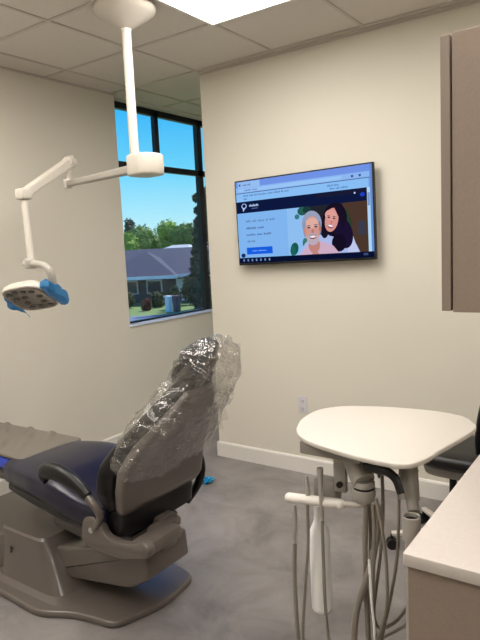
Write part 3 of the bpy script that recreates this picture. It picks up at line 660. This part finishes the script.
# ------------------------------------------------------------------ operator stool
SC = Vector((-.73, 2.93, 0)); CC = Vector((-.785, 2.87, 0))
st = thing('rolling_stool', CC, 'black padded rolling stool with backrest behind the tray', 'stool')
sp = []
for k, (z, s) in enumerate(((.455, .86), (.46, .95), (.475, 1.0), (.50, 1.0), (.515, .96), (.523, .86), (.526, .6))):
    sp.append((SC+Vector((0, 0, z)), Vector((.215*s, 0, 0)), Vector((0, .21*s, 0)), 4))
finish('seat', loft(sp, 48), M['black'], st, True, angle=70)
finish('seat_pan', loft([(SC+Vector((0, 0, z)), Vector((.21*s, 0, 0)), Vector((0, .205*s, 0)), 4) for z, s in ((.405, .80), (.412, .88), (.455, .93))], 40), M['stoolu'], st, True)
bs2 = []
for k in range(11):
    a_ = PI*k/10; z = .50+.42*(k/10); w = .21*(math.sin(max(.25, min(PI-.25, a_)))**.5)
    bs2.append((Vector((-.655+.06*(k/10)**1.2, 2.93, z)), Vector((.0, w, 0)), Vector((.028, 0, 0)), 2.6))
finish('backrest', loft(bs2, 32), M['black'], st, True, angle=70)
finish('gas_column', addcyl(cyl(CC+Vector((0, 0, .10)), CC+Vector((0, 0, .41)), .018), CC+Vector((0, 0, .06)), CC+Vector((0, 0, .22)), .026), M['blackp'], st, True)
ca = math.atan2(2.72-CC.y, -1.07-CC.x)
for k in range(5):
    a_ = ca+k*2*PI/5; d_ = Vector((math.cos(a_), math.sin(a_), 0)); e_ = CC+d_*.30
    l_ = finish('base_leg', barsec(CC+Vector((0, 0, .10)), e_+Vector((0, 0, .078)), .022, .018, .016, .010, 3), M['white'], st, True)
    sd_ = Vector((-d_.y, d_.x, 0)); bm = bmesh.new()
    for s in (-1, 1): addcyl(bm, e_+sd_*s*.006+Vector((0, 0, .027)), e_+sd_*s*.022+Vector((0, 0, .027)), .027, n=20)
    addcyl(bm, e_+Vector((0, 0, .03)), e_+Vector((0, 0, .075)), .008); finish('caster', bm, M['blackp'], l_, True)

# ------------------------------------------------------------------ outdoors
GZ = -3.0
M['asph'] = mat('driveway_asphalt', (92,104,130), .85, mottle=(.6, (104,116,140)))
M['lawn'] = mat('lawn_green', (96,120,70), .95, mottle=(2.2, (116,138,82)))
M['roof'] = mat('slate_blue_roof', (48,54,76), .8, mottle=(3, (58,64,88)))
M['roof2'] = mat('pale_grey_roof', (176,182,186), .7)
M['hwall'] = mat('house_siding', (86,82,92), .8)
M['hwhite'] = mat('house_white_trim', (222,228,238), .6)
M['hwin'] = mat('house_window', (52,60,82), .15)
M['trunk'] = mat('tree_bark', (70,55,42), .9)
for nm, c1, c2 in (('leafA', (104,140,44), (156,184,76)), ('leafB', (78,114,48), (120,150,70)), ('leafC', (22,42,34), (40,66,46)), ('leafD', (28,48,26), (52,72,34)), ('leafR', (92,44,34), (122,62,44))):
    M[nm] = mat(nm, c1, .8, mottle=(.9, c2))
fwd = Vector((RM[2][0], RM[2][1], 0)).normalized()
def far(u, dist, z=GZ):
    r = RM.transposed() @ Vector(((u-240)/FPX, -.10, 1)); r.z = 0; r.normalize(); r *= dist; return Vector((r.x, r.y, z))
struct('ground', box((-160, -20, GZ-.2), (-3.7, 160, GZ)), M['lawn'])
# driveway and street strip
dv = prism([tuple(far(100, 44)[:2]), tuple(far(150, 47)[:2]), tuple(far(178, 50)[:2]), tuple(far(186, 53.5)[:2]), tuple(far(150, 49.5)[:2]), tuple(far(118, 53)[:2]), tuple(far(90, 53)[:2])], GZ+.005, GZ+.03)
dv2 = prism([tuple(far(u, d)[:2]) for u, d in ((60, 32), (150, 32), (215, 42.5), (190, 43), (150, 42.5), (60, 43))], GZ+.004, GZ+.02)
tag(finish('driveway', dv2, M['asph']), kind='structure')
# house
HX = far(164, 53); ang = math.atan2(fwd.y, fwd.x)-PI/2-math.radians(7)
house = thing('house', HX, 'low house with slate blue hipped roof seen through the window', 'house', rz=ang)
HM = Matrix.Translation(HX) @ Matrix.Rotation(ang, 4, 'Z')
def hfin(name, bm, m, parent=None):
    bmesh.ops.transform(bm, matrix=HM, verts=bm.verts[:]); o = finish(name, bm, m, None)
    o.parent = parent or house; o.matrix_parent_inverse = (Matrix.Translation(HX) @ Matrix.Rotation(ang, 4, 'Z')).inverted(); return o
def hipped(x0, x1, y0, y1, z0, z1, inset):
    bm = bmesh.new(); A = [bm.verts.new(p) for p in ((x0, y0, z0), (x1, y0, z0), (x1, y1, z0), (x0, y1, z0))]; ym = (y0+y1)/2
    B = [bm.verts.new((x0+inset, ym, z1)), bm.verts.new((x1-inset, ym, z1))]
    bm.faces.new(A); bm.faces.new((A[0], A[1], B[1], B[0])); bm.faces.new((A[1], A[2], B[1])); bm.faces.new((A[2], A[3], B[0], B[1])); bm.faces.new((A[3], A[0], B[0])); return bm
hfin('wall', box((-11, 0, 0), (13, 9, 2.45)), M['hwall'])
hfin('roof', hipped(-12.5, 14, -1.2, 10.2, 2.42, 4.75, 6.5), M['roof'])
hfin('gable_roof', hipped(-5.5, 1.5, -2.2, 5, 2.38, 4.5, 3.4), M['roof'])
bm = bmesh.new(); addbox(bm, (-12.5, -1.28, 2.2), (14, -1.15, 2.46)); addbox(bm, (-5.6, -2.3, 2.16), (1.6, -2.18, 2.42)); hfin('fascia', bm, M['hwhite'])
for x, w in ((-8.2, 1.2), (-3.3, 1.4), (-1.0, 1.2), (3.2, 1.6), (6.8, 1.4)):
    f_ = hfin('window_frame', box((x-w/2-.1, -.12, .8), (x+w/2+.1, .02, 2.0)), M['hwhite'])
    f_['label'] = 'white framed house window'; b_ = box((x-w/2, -.16, .88), (x+w/2, -.1, 1.9)); bmesh.ops.transform(b_, matrix=HM, verts=b_.verts[:]); finish('pane', b_, M['hwin'], f_).matrix_parent_inverse = Matrix()
hfin('door', box((1.0, -.1, .05), (1.9, .02, 2.0)), M['hwhite'])
bh = far(182, 80); tb_ = thing('house', bh, 'distant building with pale grey roof among the trees', 'house')
b_ = box((bh.x-3, bh.y-2.5, GZ), (bh.x+3, bh.y+2.5, 1.2)); finish('wall', b_, M['hwall'], tb_)
b_ = hipped(-3.6, 3.6, -3.3, 3.3, 1.15, 2.2, 2.2); bmesh.ops.transform(b_, matrix=Matrix.Translation((bh.x, bh.y, 0)), verts=b_.verts[:]); finish('roof', b_, M['roof2'], tb_)
# plants
def crown(c, rx, rz, m, seed, blobs=9, leaves=2600, parent=None, leaf=.28, cone=False):
    rnd = random.Random(seed); bm = bmesh.new(); B = []
    for k in range(blobs):
        if cone: t = k/(blobs-1); B.append((Vector((rnd.uniform(-.1, .1)*rx, rnd.uniform(-.1, .1)*rx, (t*2-1)*rz*.9)), max(.12, (1-t)*.9)*rx))
        else:
            a = rnd.uniform(0, 2*PI); h = rnd.uniform(-.55, .6); q = rnd.uniform(.2, .62)*(1-abs(h)*.5)
            B.append((Vector((math.cos(a)*rx*q, math.sin(a)*rx*q, h*rz)), rx*rnd.uniform(.35, .55)))
    for b, r in B:
        t = bmesh.new(); bmesh.ops.create_icosphere(t, subdivisions=3, radius=1)
        for v in t.verts: v.co = b+Vector((v.co.x, v.co.y, v.co.z*rz/rx*(1 if not cone else .35)))*r*(.8+.35*noise.noise(v.co*2.3+b)); v.co += c
        merge(bm, t)
    for k in range(leaves):
        b, r = rnd.choice(B); d = Vector((rnd.gauss(0, 1), rnd.gauss(0, 1), rnd.gauss(0, 1))).normalized(); p = c+b+Vector((d.x, d.y, d.z*rz/rx*(1 if not cone else .4)))*r*rnd.uniform(.8, 1.15)
        s = leaf*rnd.uniform(.5, 1.1); x = Vector((rnd.gauss(0, 1), rnd.gauss(0, 1), rnd.gauss(0, 1))).normalized()*s; y = d.cross(x); 
        if y.length < 1e-3: continue
        y = y.normalized()*s*.6; bm.faces.new([bm.verts.new(p+q) for q in (-x, y, x, -y)])
    return bm
def tree(u, dist, vtop, vbot, wpx, m, label, seed, name='tree', cone=False, cat='tree', group=None, leaf=.28):
    k = dist/FPX*1.0; top = at(u, vtop, z=10).z if False else None
    hor = 247-.0486*(u-240); zt = CZ+(hor-vtop)*k; zb = max(GZ, CZ+(hor-vbot)*k); c = far(u, dist, (zt+zb)/2); rz = (zt-zb)/2; rx = wpx*k/2
    t = thing(name, (c.x, c.y, GZ), label, cat, group)
    if zb > GZ+.1 or True: finish('trunk', tube([(c.x, c.y, GZ), (c.x+.05, c.y, (GZ+c.z)/2), (c.x, c.y, c.z)], max(.03, rx*.06), 8, 3), M['trunk'], t)
    finish('foliage', crown(c, rx, rz, m, seed, parent=t, cone=cone, leaf=leaf, leaves=1800 if wpx > 20 else 900), M[m], t)
tree(124, 84, 232, 268, 34, 'leafA', 'bright yellow green tree at the left edge of the window', 1)
tree(133, 106, 219, 262, 18, 'leafC', 'small dark tree rising at the left of the window view', 2)
tree(148, 92, 226, 262, 40, 'leafB', 'rounded mid green tree left of centre in the window', 3)
tree(168, 100, 218, 262, 42, 'leafA', 'tallest rounded green tree at the centre of the window', 4)
tree(187, 92, 224, 262, 34, 'leafB', 'rounded green tree right of centre in the window', 5)
tree(200, 44.5, 194, 302, 28, 'leafC', 'tall dark conifer by the right window mullion', 6, 'conifer', True)
tree(212, 92, 180, 285, 30, 'leafC', 'dark tree seen past the right window mullion', 11)
for i, (u, v0, v1, w, m, l) in enumerate(((124, 290, 312, 20, 'leafD', 'dark hedge bush at the left of the house front'), (143, 297, 309, 13, 'leafR', 'small reddish bush in front of the house'), (156, 291, 306, 22, 'leafD', 'wide dark green bush beside the reddish bush'),
                                     (172, 285, 300, 22, 'leafD', 'dark bush near the middle of the house front'), (190, 276, 300, 26, 'leafD', 'large dark shrub at the right end of the house'), (204, 280, 306, 20, 'leafD', 'dark shrub behind the window mullion'))):
    tree(u, (49, 46, 48.5, 46, 49, 48.5)[i], v0, v1+4, w*.8, m, l, 20+i, 'bush', cat='bush', leaf=.16)
for u, l in ((166, 'pale garden pillar left of the lawn path'), (174, 'brownish garden pillar beside the driveway'), (196, 'pale garden pillar at the right of the lawn')):
    c = far(u, 44.2); bm = box((c.x-.2, c.y-.2, GZ), (c.x+.2, c.y+.2, GZ+1.1), .03); addbox(bm, (c.x-.26, c.y-.26, GZ+1.1), (c.x+.26, c.y+.26, GZ+1.2), .02)
    tag(finish('garden_pillar', bm, M['hwhite'] if u == 166 else M['hwall']), l, 'pillar', 'garden pillars')

# sky
w = bpy.data.worlds.new('world'); S.world = w; w.use_nodes = True; nt = w.node_tree; bg = nt.nodes['Background']
tc = nt.nodes.new('ShaderNodeTexCoord'); sx = nt.nodes.new('ShaderNodeSeparateXYZ'); cr = nt.nodes.new('ShaderNodeValToRGB')
nt.links.new(tc.outputs['Generated'], sx.inputs[0]); nt.links.new(sx.outputs['Z'], cr.inputs[0]); nt.links.new(cr.outputs[0], bg.inputs[0])
els = cr.color_ramp.elements; els[0].position = 0; els[0].color = lin((214,244,244)); els[1].position = .06; els[1].color = lin((170,232,250))
for p_, c_ in ((.13, (110,214,252)), (.22, (58,184,248)), (.45, (34,140,232)), (1, (30,100,200))): e_ = els.new(p_); e_.color = lin(c_)
bg.inputs[1].default_value = 1.12
sl = bpy.data.lights.new('sun', 'SUN'); sl.energy = 6.5; sl.angle = .009; sl.color = (1, .95, .86)
so = bpy.data.objects.new('sun', sl); COL.objects.link(so); so.rotation_euler = Vector((.12, .55, .83)).to_track_quat('Z', 'Y').to_euler()
